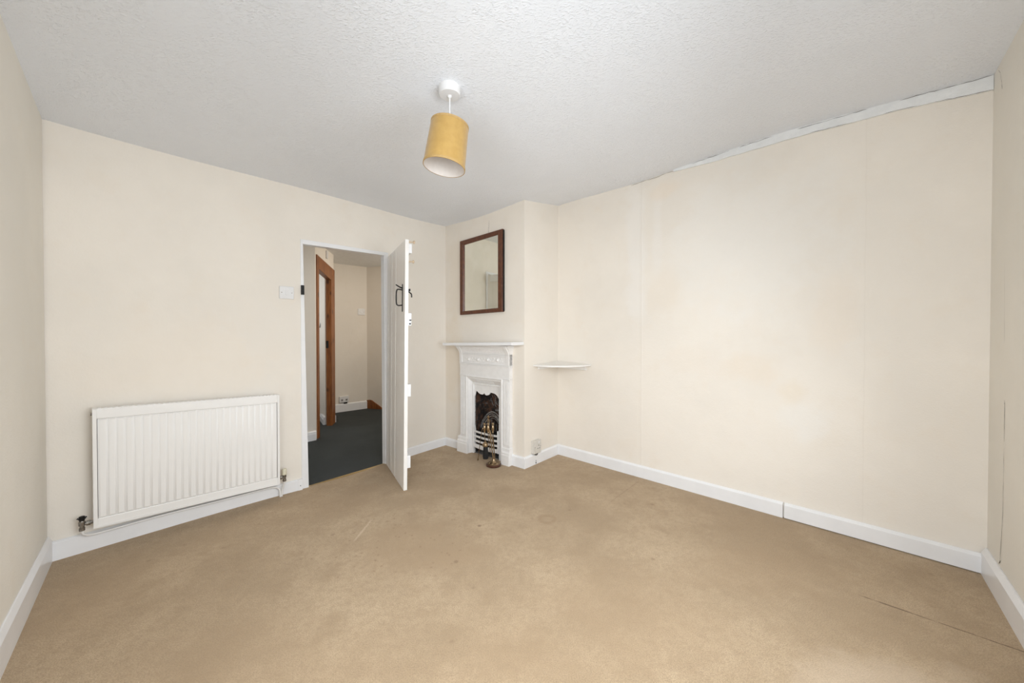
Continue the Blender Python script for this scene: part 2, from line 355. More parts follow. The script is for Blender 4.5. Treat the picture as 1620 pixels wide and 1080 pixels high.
def grid(a0, a1, b0, b1, n, m_, zf, th):
    bm = new(); g = []
    for i in range(n + 1):
        row = []
        for j in range(m_ + 1):
            q = D.p(a0 + (a1 - a0) * i / n, b0 + (b1 - b0) * j / m_, 0); row.append(bm.verts.new((q.x, q.y, zf(q.x, q.y))))
        g.append(row)
    h = [[bm.verts.new(v.co + V((0, 0, th))) for v in row] for row in g]
    for i in range(n):
        for j in range(m_):
            bm.faces.new((g[i][j], g[i + 1][j], g[i + 1][j + 1], g[i][j + 1])); bm.faces.new((h[i][j], h[i][j + 1], h[i + 1][j + 1], h[i + 1][j]))
    for i in range(n):
        bm.faces.new((g[i][0], h[i][0], h[i + 1][0], g[i + 1][0])); bm.faces.new((g[i][m_], g[i + 1][m_], h[i + 1][m_], h[i][m_]))
    for j in range(m_):
        bm.faces.new((g[0][j], g[0][j + 1], h[0][j + 1], h[0][j])); bm.faces.new((g[n][j], h[n][j], h[n][j + 1], g[n][j + 1]))
    return bm
struct('floor', grid(-.1, 3.4, -.012, 3.7, 70, 74, floor_z, -.08), M['carpet'], smooth=True)
struct('ceiling', grid(-.1, 3.4, -.045, 3.7, 70, 74, lambda x, y: cz(x, y) + .004 * math.sin(x * 3.1 + 1) * math.sin(y * 2.7), .10), M['ceiling'], smooth=True)

def top(f, s0, s1, n=14): return [(s1 + (s0 - s1) * i / n, ceil_at(f, s1 + (s0 - s1) * i / n) + .03) for i in range(n + 1)]
FZ = -.06
# door wall, with the doorway
bm = new()
prism(bm, D, [(-.1, FZ), (1.19, FZ), (1.165, 1.82)] + top(D, -.1, 1.165), -.045, 0)
prism(bm, D, [(1.165, 1.82), (1.845, 1.835)] + top(D, 1.165, 1.845, 8), -.045, 0)
prism(bm, D, [(1.845, FZ), (2.62, FZ)] + top(D, 1.845, 2.62), -.045, 0)
wall_door = struct('wall_far', bm, M['wall'])
# chimney breast front, with the fireplace opening
FO0, FO1, FOZ = .37, .78, .70
bm = new()
prism(bm, K, [(-.02, FZ), (FO0, FZ), (FO0, FOZ)] + top(K, -.02, FO0, 5), -.10, 0)
prism(bm, K, [(FO0, FOZ), (FO1, FOZ)] + top(K, FO0, FO1, 5), -.10, 0)
prism(bm, K, [(FO1, FZ), (1.0107, FZ)] + top(K, FO1, 1.0107, 5), -.10, 0)
wall_ch = struct('wall_chimney_front', bm, M['wallK'])
bm = new(); prism(bm, S, [(0, FZ), (.53, FZ)] + top(S, 0, .53, 6), -.09, 0)
struct('wall_chimney_side', bm, M['wallR'])
bm = new(); prism(bm, R, [(-.03, FZ), (2.6, FZ)] + top(R, -.03, 2.6, 24), -.12, 0)
wall_r = struct('wall_right', bm, M['wallR'])
# window wall with the window opening
bm = new()
prism(bm, N, [(-.02, FZ), (WS0, FZ)] + top(N, -.02, WS0), -.14, 0)
prism(bm, N, [(WS1, FZ), (3.3, FZ)] + top(N, WS1, 3.3), -.14, 0)
prism(bm, N, [(WS0, FZ), (WS1, FZ), (WS1, WZ0), (WS0, WZ0)], -.14, 0)
prism(bm, N, [(WS0, WZ1), (WS1, WZ1)] + top(N, WS0, WS1), -.14, 0)
wall_n = struct('wall_near', bm, M['wallN'])
bm = new()
prism(bm, Lf, [(-.1, FZ), (LS0, FZ)] + top(Lf, -.1, LS0, 4), -.12, 0)
prism(bm, Lf, [(LS1, FZ), (3.43, FZ)] + top(Lf, LS1, 3.43, 14), -.12, 0)
prism(bm, Lf, [(LS0, FZ), (LS1, FZ), (LS1, WZ0), (LS0, WZ0)], -.12, 0)
prism(bm, Lf, [(LS0, WZ1), (LS1, WZ1)] + top(Lf, LS0, LS1, 8), -.12, 0)
struct('wall_left', bm, M['wallN'])
# window behind the camera, and the one added beside it for flatter light
for nm, f, a0, a1, bars in (('window_1', N, WS0, WS1, (1.60, 2.30)), ('added_window', Lf, LS0, LS1, (.90,))):
    win = thing(nm, '', '', f.p((a0 + a1) / 2, -.1, WZ0), kind='structure')
    bm = new()
    for a, b_, c, d in [(a0, a1, WZ0, WZ0 + .05), (a0, a1, WZ1 - .05, WZ1), (a0, a0 + .05, WZ0, WZ1), (a1 - .05, a1, WZ0, WZ1)] + [(q - .02, q + .02, WZ0, WZ1) for q in bars]:
        box(bm, f, a, b_, -.11, -.06, c, d)
    obj('window_frame', bm, M['white'], win, bevel=.004)
    bm = new(); box(bm, f, a0 + .03, a1 - .03, -.09, -.086, WZ0 + .03, WZ1 - .03); obj('window_pane', bm, M['glass'], win)
    bm = new(); box(bm, f, a0 - .05, a1 + .05, -.06, .035, WZ0 - .03, WZ0); obj('window_sill', bm, M['white'], win, bevel=.004)
# cracks in the plaster
bm = new()
ribbon(bm, N, jitter([(.222, .86), (.227, .84), (.2275, .74), (.2256, .68)], 4, .0006), .0012, .0022)
ribbon(bm, N, jitter([(.2256, .655), (.2245, .514), (.222, .36), (.2, .2), (.192, .15)], 5, .0006), .0012, .0016)
ribbon(bm, N, [(.2, .158), (.192, .147), (.178, .135)], .0012, .007)
ribbon(bm, N, jitter([(.08, 2.335), (.105, 2.31), (.125, 2.26), (.135, 2.22)], 4, .001), .0012, .0016)
ribbon(bm, N, jitter([(.2, 1.45), (.21, 1.2), (.214, 1.1)], 4, .0006), .0012, .0006)
obj('crack', bm, M['crack'], wall_n)
bm = new()
def cu(s, d=0): return ceil_at(R, s) - .006 - d
ribbon(bm, R, jitter([(.72 + i * .1, cu(.72 + i * .1, .004)) for i in range(5)], 4, .003), .0015, .0012)
obj('crack', bm, M['crack'], wall_r)
bm = new(); ribbon(bm, K, jitter([(.608, 2.165), (.607, 2.12), (.601, 2.09), (.600, 2.05)], 4, .001), .0012, .0016)
obj('crack', bm, M['crack'], wall_ch)
# patched plaster strip under the ceiling of the right wall
bm = new()
ss = [1.05 + (2.492 - 1.05) * i / 24 for i in range(25)]
LJ = {}
def lowz(s):
    LJ.setdefault(round(s, 4), random.uniform(-.003, .003)); return cu(s) + LJ[round(s, 4)] - np.interp(s, [1.05, 1.25, 1.45, 1.8, 2.2, 2.48], [.012, .030, .042, .048, .050, .066])
for a, b_ in zip(ss, ss[1:]):
    ta = .012; prism(bm, R, [(a, lowz(a)), (b_, lowz(b_)), (b_, cu(b_) + .02), (a, cu(a) + .02)], -.005, ta)
strip = struct('trim_1', bm, M['plaster'])
bm = new()
for q0, q1 in ((2, 6), (7, 10), (12, 17), (19, 24)): ribbon(bm, R, jitter([(s, cu(s, .001)) for s in ss[q0:q1 + 1]], 3, .0022), .0135, .0013)
for q0, q1 in ((13, 16), (18, 20), (21, 24)): ribbon(bm, R, jitter([(s, lowz(s)) for s in ss[q0:q1 + 1]], 3, .0012), .0135, .0011)
obj('crack', bm, M['crack'], strip)

# ------------------------------------------------------------------ skirting boards
def skirt(name, f, s0, s1, h, t=.018, ch=.012, parent=None, m='white', z0=-.03):
    bm = new(); profile(bm, f, [(0, z0), (t, z0), (t, h - ch), (t * .35, h), (0, h)], s0, s1)
    return struct(name, bm, M[m], parent, bevel=.0015)
def tilted_skirt(name, f, s0, s1, h0, h1, t=.018):
    bm = new(); a = []
    for s, h in ((s0, h0), (s1, h1)): a.append([bm.verts.new(f.p(s, tt, z)) for tt, z in ((0, -.04), (t, -.04), (t, h - .006), (t * .4, h), (0, h))])
    bm.faces.new(a[0]); bm.faces.new(list(reversed(a[1])))
    for i in range(5): bm.faces.new((a[0][i], a[1][i], a[1][(i + 1) % 5], a[0][(i + 1) % 5]))
    return struct(name, bm, M['white'], bevel=.0015)
sk = tilted_skirt('baseboard_far', D, .0, 1.13, .098, .066)
bm = new(); box(bm, D, 1.128, 1.158, 0, .022, -.04, .066); obj('end_block', bm, M['white'], sk, bevel=.002)
bm = new(); lathe(bm, [(.003, 0), (.003, .001)], D.p(1.143, .022, .02), D.n, 10); obj('screw', bm, M['black'], sk)
tilted_skirt('baseboard_far_corner', D, 1.868, 2.502, .070, .078)
skirt('baseboard_chimney_left', K, .018, .235, .078)
skirt('baseboard_chimney_right', K, .885, 1.0107 + .018, .094)
sks = skirt('baseboard_chimney_side', S, -.018, .4918, .094)
bm = new(); box(bm, S, .132, .142, .0175, .0186, .005, .022); lathe(bm, [(.004, 0), (.004, .001)], S.p(.137, .018, .032), S.n, 10); obj('hole', bm, M['dark'], sks)
skirt('baseboard_right', R, 0, 1.715, .094)
s2 = skirt('baseboard_right_window_end', R, 1.722, 2.488, .094, t=.022, ch=.012, z0=.004)
bm = new(); box(bm, R, 1.722, 2.47, 0, .012, -.02, .01); obj('gap_shade', bm, M['dark'], s2)  # dark strip standing in for the shade under the raised skirting
skirt('baseboard_near', N, .012, 3.17, .128, t=.020, ch=.024)
skirt('baseboard_left', Lf, .02, 3.425, .130, t=.016, ch=.024)

# ------------------------------------------------------------------ door lining and ledged door
bm = new()
prism(bm, D, [(1.158, -.06), (1.2064, -.06), (1.1752, 1.8014), (1.1584, 1.8355)], -.05, .006)
prism(bm, D, [(1.1752, 1.8014), (1.8225, 1.8204), (1.8649, 1.8495), (1.1584, 1.8355)], -.05, .006)
prism(bm, D, [(1.8225, 1.8204), (1.8301, -.06), (1.862, -.06), (1.8649, 1.8495)], -.05, .006)
lining = struct('trim_2', bm, M['white'], bevel=.003)
bm = new(); box(bm, D, 1.157, 1.178, .006, .020, 1.425, 1.495); box(bm, D, 1.160, 1.172, .02, .030, 1.425, 1.455); obj('latch_keeper', bm, M['black'], lining, bevel=.002, label='black iron latch keeper on the white door lining')
bm = new(); box(bm, D, 1.2, 1.832, -.030, -.008, -.03, -.017); struct('trim_3', bm, M['gold'], bevel=.001)
hp = D.p(1.832, .010, 0); lp = V((-.786, 2.600, 0)); ud = (lp - hp); dl = ud.length; ud.normalize(); ndv = V((-ud.y, ud.x, 0))
if ndv.dot(V((-1, -.3, 0))) < 0: ndv = -ndv
Q = Fr(hp, ud, ndv, dl, lean=(.010, 0, 0))
door = thing('door_1', '', '', Q.p(0, 0, 0), kind='structure')
edges = [.0, .065, .205, .352, dl]
for a, b_ in zip(edges, edges[1:]):
    bm = new(); g = .005
    prof = [(a + g, -.025), (b_ - g, -.025), (b_ - g, -.004), (b_ - g - .006, 0), (a + g + .006, 0), (a + g, -.004)]
    if a == 0: prof[0] = (a, -.025); prof[-1] = (a, -.004)
    if b_ == dl: prof[1] = (b_, -.025); prof[2] = (b_, -.001); prof[3] = (b_ - .001, 0)
    lo = [bm.verts.new(Q.p(s, t, -.012 * (1 - s / dl))) for s, t in prof]; hi = [bm.verts.new(Q.p(s, t, 1.803 + .015 * s / dl)) for s, t in prof]
    bm.faces.new(lo); bm.faces.new(list(reversed(hi)))
    for i in range(6): bm.faces.new((lo[i], hi[i], hi[(i + 1) % 6], lo[(i + 1) % 6]))
    obj('board', bm, M['doorwhite'], door)
bm = new(); box(bm, Q, .01, dl - .01, -.023, -.006, .0, 1.79); obj('backing', bm, M['doorwhite'], door)
for z0, z1 in ((1.724, 1.793), (1.196, 1.288), (.677, .768), (.153, .2445)):
    bm = new(); box(bm, Q, .04, dl - .012, -.052, -.025, z0, z1); obj('ledge', bm, M['white'], door, bevel=.003)
bm = new()
box(bm, Q, .572, .590, 0, .004, 1.300, 1.503)
h_ = obj('latch_plate', bm, M['black'], door, bevel=.002, label='black iron thumb latch plate')
bm = new(); tube(bm, [Q.p(.581, .003, 1.460), Q.p(.581, .030, 1.463), Q.p(.581, .043, 1.452), Q.p(.581, .046, 1.40), Q.p(.581, .043, 1.356), Q.p(.581, .030, 1.345), Q.p(.581, .003, 1.348)], .0048, 10, True)
obj('grip', bm, M['black'], h_, smooth=True)
bm = new(); tube(bm, [Q.p(.581, .0, 1.472), Q.p(.581, .025, 1.482), Q.p(.581, .05, 1.497)], [.006, .004], 8, True); obj('thumb_piece', bm, M['black'], h_, smooth=True)
bm = new(); box(bm, Q, .572, .590, -.029, -.025, 1.40, 1.503); tube(bm, [Q.p(.60, -.028, 1.485), Q.p(.60, -.036, 1.45), Q.p(.61, -.045, 1.44), Q.p(.615, -.056, 1.428), Q.p(.615, -.058, 1.405)], .0045, 8, True)
box(bm, Q, .50, .66, -.037, -.031, 1.445, 1.463)
obj('latch_lever', bm, M['black'], door, smooth=True)
bm = new(); box(bm, Q, dl - .006, dl + .0008, -.047, -.035, 1.232, 1.240); box(bm, Q, dl - .012, dl - .0105, -.047, -.035, 1.205, 1.215); obj('bolt_hole', bm, M['dark'], door)
for s_, z_ in ((.630, 1.806), (.615, 1.665)):
    bm = new(); tube(bm, [Q.p(s_, -.025, z_), Q.p(s_, -.062, z_ + .003)], .005, 10); lathe(bm, [(.004, -.006), (.010, -.003), (.0125, .003), (.010, .008), (.003, .010)], Q.p(s_, -.066, z_ + .003), -Q.n, 14)
    obj('coat_peg', bm, M['hookwood'], door, smooth=True, label='pale turned wooden coat peg')

# ------------------------------------------------------------------ the landing beyond the door
HZ = -.022
def wallseg(name, p0, p1, inside, z1=2.2, th=.1, m='hallwall', pieces=None):
    p0 = V((*p0, 0)); p1 = V((*p1, 0)); u = (p1 - p0).normalized(); n = V((-u.y, u.x, 0))
    if (V((*inside, 0)) - p0).dot(n) < 0: n = -n
    f = Fr(p0, u, n, (p1 - p0).length); bm = new()
    for q in (pieces or [[(0, FZ), (f.L, FZ), (f.L, z1), (0, z1)]]): prism(bm, f, q, -th, 0)
    return f, struct(name, bm, M[m])
P1 = (-2.138, 3.919); P2 = (-2.304, 4.661); HC = (-1.3, 4.4)
# landing floor
def dxy(a, b_): q = D.p(a, b_, 0); return (q.x, q.y)
bm = new(); slab(bm, [dxy(-1.6, -.013), dxy(-1.6, -1.24), (-3.9, 3.9), (-3.9, 6.3), (-1.2, 6.3), (.2, 5.2), (.2, 4.5), dxy(2.62, -.013)], -.08, HZ)
struct('floor_landing', bm, M['green'])
bm = new(); slab(bm, [dxy(-1.6, -.03), dxy(-1.6, -1.24), (-3.9, 3.6), (-3.9, 6.3), (-1.2, 6.3), (.2, 5.2), (.2, 4.5), dxy(2.62, -.03)], 2.145, 2.2)
struct('ceiling_landing', bm, M['plaster'])
bA = (P1[0] - .6587 * 1.9, P1[1] - .7524 * 1.9)
fA, _ = wallseg('wall_landing_left', bA, P1, HC)
sz = skirt('baseboard_landing_left', fA, 0, fA.L - .002, .10 + HZ, t=.02, ch=.01)
bm = new(); box(bm, fA, 0, fA.L - .004, .02, .026, -.03, .072 + HZ); obj('lower_step', bm, M['white'], sz, bevel=.003)
OB_pieces = [[(.0, FZ), (.07, FZ), (.07, 1.90), (0, 1.90)], [(0, 1.90), (.7606, 1.90), (.7606, 2.2), (0, 2.2)], [(.66, FZ), (.7606, FZ), (.7606, 1.90), (.66, 1.90)]]
fO, _ = wallseg('wall_landing_angled', P1, P2, HC, pieces=OB_pieces, th=.05)
# pine door frame in the angled wall
bm = new()
prism(bm, fO, [(.03, FZ), (.10, FZ), (.10, 1.86), (.03, 2.0)], -.05, .012)
prism(bm, fO, [(.10, 1.853), (.60, 1.80), (.765, 1.945), (.03, 2.0)], -.02, .012)
prism(bm, fO, [(.10, 1.853), (.60, 1.80), (.60, 1.85), (.10, 1.89)], -.05, -.02)
prism(bm, fO, [(.60, FZ), (.765, FZ), (.765, 1.945), (.60, 1.80)], -.05, .012)
pine = struct('trim_4', bm, M['pine'], bevel=.002)
bm = new(); box(bm, fO, .592, .602, -.05, -.024, .95, 1.04); obj('latch_keeper', bm, M['black'], pine, label='black latch keeper on the pine frame')
bm = new(); box(bm, fO, .40, .445, 0, .02, 2.03, 2.125)
tag(obj('chime_sensor', bm, M['plastic'], bevel=.006), 'small white upright sensor box on the landing wall above the pine door frame', 'sensor')
HF0 = (-2.592, 5.2086); hu = V((.7459, .6660, 0)); HFa = (HF0[0] - hu.x * .5, HF0[1] - hu.y * .5); HF1 = (HF0[0] + hu.x * .488, HF0[1] + hu.y * .488)
fH, _ = wallseg('wall_landing_back', HFa, HF1, HC)
skb = skirt('baseboard_landing_back', fH, .3, fH.L - .003, .098, t=.016, ch=.012)
wallseg('wall_landing_return', P2, (HF0[0] - .25, HF0[1] + .05), HC)
skirt('baseboard_landing_return', fO, .766, .772, .075, t=.018)
fR, wr = wallseg('wall_landing_right', HF1, (-1.1, 5.22), HC)
bm = new(); prism(bm, fR, [(0, -.03), (0, .105), (.05, .112), (.09, .105), (.30, -.02), (.30, -.03)], 0, .014)
struct('trim_5', bm, M['pine'], bevel=.001)
wallseg('wall_landing_far_right', (-1.1, 5.22), (.15, 4.6), HC)
wallseg('wall_landing_end', (.15, 4.6), (-.55, 3.77), HC)
wallseg('wall_landing_left_end', dxy(-1.2, -.1), bA, HC)
# side room behind the pine frame
J = (P2[0] - .085, P2[1] + .0)
fJ, _ = wallseg('wall_side_room_right', (-2.358, 4.545), (-3.3, 5.87), (-3, 4.4), th=.05)
skj = skirt('baseboard_side_room', fJ, .0, 1.4, .075, t=.02, ch=.012)
bm = new(); box(bm, fJ, 0, 1.4, .02, .028, -.03, .045); obj('lower_step', bm, M['white'], skj, bevel=.003)
wallseg('wall_side_room_back', (-3.3, 5.87), (-3.85, 5.8), (-3, 4.4))
wallseg('wall_side_room_far', (-3.75, 5.9), (-3.75, 3.5), (-3, 4.4))
wallseg('wall_side_room_near', (-3.8, 4.0), (-2.25, 3.95), (-3, 4.4), th=.05)
def plate(name, f, s0, s1, z0, z1, t, label, cat, kind):
    th = thing(name, label, cat, f.p((s0 + s1) / 2, 0, z0))
    bm = new(); box(bm, f, s0, s1, 0, t, z0, z1); obj('face_plate', bm, M['plastic'], th, bevel=.003)
    sc_, zc = (s0 + s1) / 2, (z0 + z1) / 2; wd = (s1 - s0)
    if kind == 'switch':
        bm = new(); profile(bm, f, [(t - .002, zc + .017), (t + .002, zc + .017), (t + .005, zc - .017), (t - .002, zc - .017)], sc_ - .008, sc_ + .008); obj('rocker', bm, M['plastic'], th)
    for q in (-1, 1):
        bm = new(); lathe(bm, [(.0032, 0), (.0028, .0012)], f.p(sc_ + q * wd * .35, t - .0004, zc), f.n, 10); obj('screw', bm, M['steel'], th)
    return th
plate('light_switch', D, 1.0195, 1.1118, 1.387, 1.477, .010, 'white square light switch on the cream wall left of the open door', 'light switch', 'switch')
plate('light_switch', fH, .5 + .353, .5 + .456, 1.408, 1.505, .010, 'pale light switch on the far landing wall seen through the doorway', 'light switch', 'switch')
so = plate('wall_socket', fH, .5 + .082, .5 + .211, .118, .206, .028, 'small double power socket above the landing skirting, seen through the doorway', 'socket', 'socket')
for q in (-.03, .03):
    bm = new(); box(bm, fH, .646 + q - .012, .646 + q + .012, .028, .0305, .14, .165); obj('pin_holes', bm, M['grate'], so)
bm = new(); box(bm, fH, .645, .69, .0, .02, .095, .118); obj('plug_gap', bm, M['dark'], so)
# hook on side room wall
bm = new(); lathe(bm, [(.014, 0), (.014, .004), (.008, .012)], fJ.p(.28, 0, 1.27), fJ.n, 12); tube(bm, [fJ.p(.28, .01, 1.27), fJ.p(.28, .02, 1.22), fJ.p(.28, .03, 1.21)], .008, 8, True)
tag(obj('wall_hook', bm, M['grate'], smooth=True), 'small dark metal hook on the white wall beyond the pine door frame', 'hook')

# ------------------------------------------------------------------ radiator
def rp(s): return -.036 * (s - .15) / .83       # the run of the radiator, dropping towards the door
class Tilt(Fr):
    def p(s, a, t, z): return Fr.p(s, a, t, z + rp(a))
T = Tilt(D.o, D.u, D.n, D.L)
RA, RB, RZ0, RZ1, RT = .150, .990, .140, .750, .098
rad = thing('radiator', 'long white fluted panel radiator on the cream wall left of the doorway', 'radiator', D.p(.57, .03, .08))
# fluted front sheet
bm = new()
n = 25; a0, a1 = RA + .018, RB - .016; pitch = (a1 - a0) / n; prof = []
for i in range(n):
    x0 = a0 + i * pitch
    for fr_, t in ((0, -.0040), (.06, -.0040), (.17, -.0006), (.26, 0), (.80, 0), (.89, -.0006)): prof.append((x0 + fr_ * pitch, RT + t))
prof.append((a1, RT - .0040))
rows = [(RZ0 + .045, 0, 1), (RZ0 + .052, 1, 1), (RZ1 - .056, 1, 1), (RZ1 - .048, 0, 1)]
g = []
for z, k, _ in rows:
    g.append([bm.verts.new(T.p(s, (t if k else RT - .008), z)) for s, t in prof])
for a, b_ in zip(g, g[1:]):
    for i in range(len(prof) - 1): bm.faces.new((a[i], a[i + 1], b_[i + 1], b_[i]))
obj('fluted_panel', bm, M['radiator'], rad, smooth=True)
for z0, z1 in ((RZ1 - .048, RZ1), (RZ0 + .006, RZ0 + .046)):
    bm = new(); box(bm, T, RA + .014, RB - .012, RT - .020, RT, z0, z1); obj('panel_band', bm, M['radiator'], rad, bevel=.003)
for s0, s1 in ((RA, RA + .016), (RB - .014, RB)):
    bm = new(); box(bm, T, s0, s1, .035, RT + .004, RZ0, RZ1 + .003); obj('side_cover', bm, M['radiator'], rad, bevel=.003)
bm = new(); box(bm, T, RA, RB, .035, RT - .002, RZ1 - .004, RZ1 + .004)
for i in range(40): box(bm, T, RA + .02 + i * .0203, RA + .031 + i * .0203, .045, RT - .012, RZ1 + .004, RZ1 + .006)
obj('top_grille', bm, M['radiator'], rad)
bm = new(); box(bm, T, RA + .01, RB - .01, .035, .05, RZ0 + .01, RZ1 - .01); box(bm, T, RA, RB, RT - .003, RT + .003, RZ0 - .002, RZ0 + .008); obj('back_panel', bm, M['radiator'], rad)
for s_ in (.3, .84):
    bm = new(); box(bm, T, s_, s_ + .03, .002, .036, RZ0 + .03, RZ1 - .08); obj('bracket', bm, M['radiator'], rad)
for s_, q in ((RA, -1), (RB, 1)):
    bm = new(); lathe(bm, [(.007, 0), (.007, .006)], T.p(s_, .066, RZ1 - .025), D.u * q, 12); obj('bleed_plug', bm, M['steel'], rad, smooth=True)
# valves
def valve(sx, z, tgt, cap):
    base = T.p(sx, .066, z) if False else D.p(sx, .066, z)
    bm = new()
    lathe(bm, [(.008, -.034), (.011, -.032), (.011, -.018), (.0085, -.016), (.0085, -.008), (.0115, -.006), (.0125, .012), (.009, .016), (.009, .022)], base, (0, 0, 1), 14)
    end = D.p(tgt, .066, z); ax = (end - base).normalized(); L_ = (end - base).length
    lathe(bm, [(.008, 0), (.008, L_ * .35), (.0125, L_ * .38), (.0125, L_ * .75), (.009, L_ * .78), (.009, L_)], base, ax, 6)
    v = obj('valve', bm, M['steel'], rad, smooth=True, label='tarnished metal radiator valve')
    return base, v
b1, v1 = valve(.112, .166, RA, 0)
bm = new(); lathe(bm, [(.009, .018), (.011, .022), (.011, .040), (.006, .042)], b1, (0, 0, 1), 10)
for k in range(5):
    an = k * 2 * math.pi / 5; tube(bm, [b1 + V((math.cos(an) * .008, math.sin(an) * .008, .028)), b1 + V((math.cos(an) * .017, math.sin(an) * .017, .033))], .004, 6)
obj('star_handle', bm, M['black'], v1, label='black star-shaped valve handle')
b2, v2 = valve(1.026, .135, RB, 1)
bm = new(); lathe(bm, [(.011, .012), (.015, .014), (.0145, .050), (.011, .056), (.004, .058)], b2, (0, 0, 1), 16); obj('valve_cap', bm, M['oldplastic'], v2, smooth=True, label='yellowed plastic valve cap')
bm = new()
tube(bm, [b1 + V((0, 0, -.03)), D.p(.117, .060, .112), D.p(.140, .046, .094), D.p(.20, .036, .088), D.p(.40, .034, .088), D.p(.65, .034, .079), D.p(.92, .034, .072), D.p(.975, .036, .066), D.p(1.002, .040, .045), D.p(1.006, .042, .0), D.p(1.006, .042, -.03)], .0055, 10, True)
tube(bm, [b2 + V((0, 0, -.03)), D.p(1.024, .055, .07), D.p(1.018, .042, .03), D.p(1.016, .042, -.03)], .0055, 10, True)
obj('pipe', bm, M['radiator'], rad, smooth=True)

# ------------------------------------------------------------------ fireplace
fp = thing('fireplace', 'white painted cast iron bedroom fireplace with mantel shelf on the chimney breast', 'fireplace', K.p(.57, .0, 0))
bm = new(); prism(bm, K, [(.142, 1.020), (1.006, 1.040), (1.006, 1.066), (.142, 1.045)], 0, .16); obj('mantel_shelf', bm, M['white'], fp, bevel=.003)
PL, PR, PT = .258, .882, .040
# frieze: flared cornice, boss band, plain band
bm = new()
a = []
for s0, s1, t, z in ((PL - .030, PR + .016, .085, 1.032), (PL - .030, PR + .016, .085, 1.018), (PL - .018, PR + .010, .066, .995), (PL - .004, PR + .003, .050, .970), (PL, PR, .048, .955)):
    a.append([bm.verts.new(K.p(s0, 0, z)), bm.verts.new(K.p(s0, t, z)), bm.verts.new(K.p(s1, t, z)), bm.verts.new(K.p(s1, 0, z))])
for x_, y_ in zip(a, a[1:]):
    for i in range(3): bm.faces.new((x_[i], x_[i + 1], y_[i + 1], y_[i]))
bm.faces.new(a[0]); bm.faces.new(a[-1])
obj('cornice', bm, M['iron_white'], fp)
bm = new()
for i in range(34):                                         # slanted gadroons on the cornice
    s = PL + .02 + i * .0175; tube(bm, [K.p(s, .078, 1.014), K.p(s + .006, .062, .990), K.p(s + .010, .0505, .968)], [.0045, .003], 6)
obj('gadroon', bm, M['iron_white'], fp, smooth=True)['kind'] = 'stuff'
bm = new()
box(bm, K, PL, PR, 0, PT, .735, .955)
for z, t in ((.955, .050), (.938, .047), (.860, .048), (.846, .046), (.742, .046)): box(bm, K, PL, PR, 0, t, z - .004, z + .004)
obj('frieze', bm, M['iron_white'], fp, bevel=.0015)
for s_, z_ in ((.384, .893), (.507, .895), (.628, .898), (.747, .901)):
    bm = new(); lathe(bm, [(.021, 0), (.021, .003), (.013, .004), (.0125, .009), (.008, .014), (.002, .016)], K.p(s_, PT, z_), K.n, 18)
    for k in range(3):
        for q in (-1, 1): lathe(bm, [(.007, 0), (.005, .003), (.001, .004)], K.p(s_ + q * (.030 + .012 * k), PT, z_ + (.012 if k % 2 else -.010)), K.n, 8)
    obj('boss', bm, M['iron_white'], fp, smooth=True)
# corner scroll brackets
for s_, q in ((PL, -1), (PR - .035, 1)):
    bm = new()
    pts = [(.0, .86), (.048, .86), (.050, .945), (.058, .965), (.072, .985), (.088, 1.01), (.088, 1.032), (.0, 1.032)]
    profile(bm, K, pts, s_, s_ + .035); obj('bracket', bm, M['iron_white'], fp, bevel=.003)
# pilasters with reeding, plinth blocks
for s0, s1 in ((PL, .345), (.802, PR)):
    bm = new(); box(bm, K, s0, s1, 0, PT, .14, .74)
    for k in range(3):
        c_ = s0 + (s1 - s0) * (.25 + .25 * k); prism(bm, K, [(c_ - .005, .17), (c_ + .005, .17), (c_ + .005, .72), (c_ - .005, .72)], PT, PT + .006)
    obj('pilaster', bm, M['iron_white'], fp, bevel=.002)
for s0, s1 in ((.232, .372), (.802, .890)):
    bm = new(); profile(bm, K, [(0, -.02), (.060, -.02), (.060, .085), (.056, .092), (.056, .105), (.046, .118), (.046, .140), (.040, .148), (0, .148)], s0, s1)
    obj('plinth', bm, M['iron_white'], fp, bevel=.003)
# splayed inner frame
ou = [(.345, -.01), (.345, .74), (.802, .74), (.802, -.01)]
rings = [([(.345, -.01), (.345, .742), (.802, .742), (.802, -.01)], .004), ([(.345, -.01), (.345, .742), (.802, .742), (.802, -.01)], .046), ([(.352, -.01), (.352, .733), (.796, .733), (.796, -.01)], .050), ([(.362, -.01), (.362, .722), (.786, .722), (.786, -.01)], .040),
         ([(.368, -.01), (.368, .715), (.778, .715), (.778, -.01)], .040), ([(.388, -.01), (.388, .672), (.742, .672), (.742, -.01)], -.004), ([(.392, -.01), (.392, .667), (.738, .667), (.738, -.01)], .003),
         ([(.400, -.01), (.400, .658), (.728, .658), (.728, -.01)], .003), ([(.404, -.01), (.404, .654), (.724, .654), (.724, -.01)], -.010), ([(.404, -.01), (.404, .654), (.724, .654), (.724, -.01)], -.030)]
bm = new(); g = [[bm.verts.new(K.p(s, t, z)) for s, z in r] for r, t in rings]
for a, b_ in zip(g, g[1:]):
    for i in range(3): bm.faces.new((a[i], a[i + 1], b_[i + 1], b_[i]))
obj('inner_frame', bm, M['iron_white'], fp)
bm = new()
for i in range(15): s = .47 + i * .0145; tube(bm, [K.p(s, .005, .678), K.p(s, .028, .702)], [.0028, .0045], 6)
for i in range(44): ball(bm, K.p(.733, .004, .02 + i * .0148), .0052)
for i in range(44): ball(bm, K.p(.396, .004, .02 + i * .0148), .004)
obj('beading', bm, M['iron_white'], fp, smooth=True)['kind'] = 'stuff'
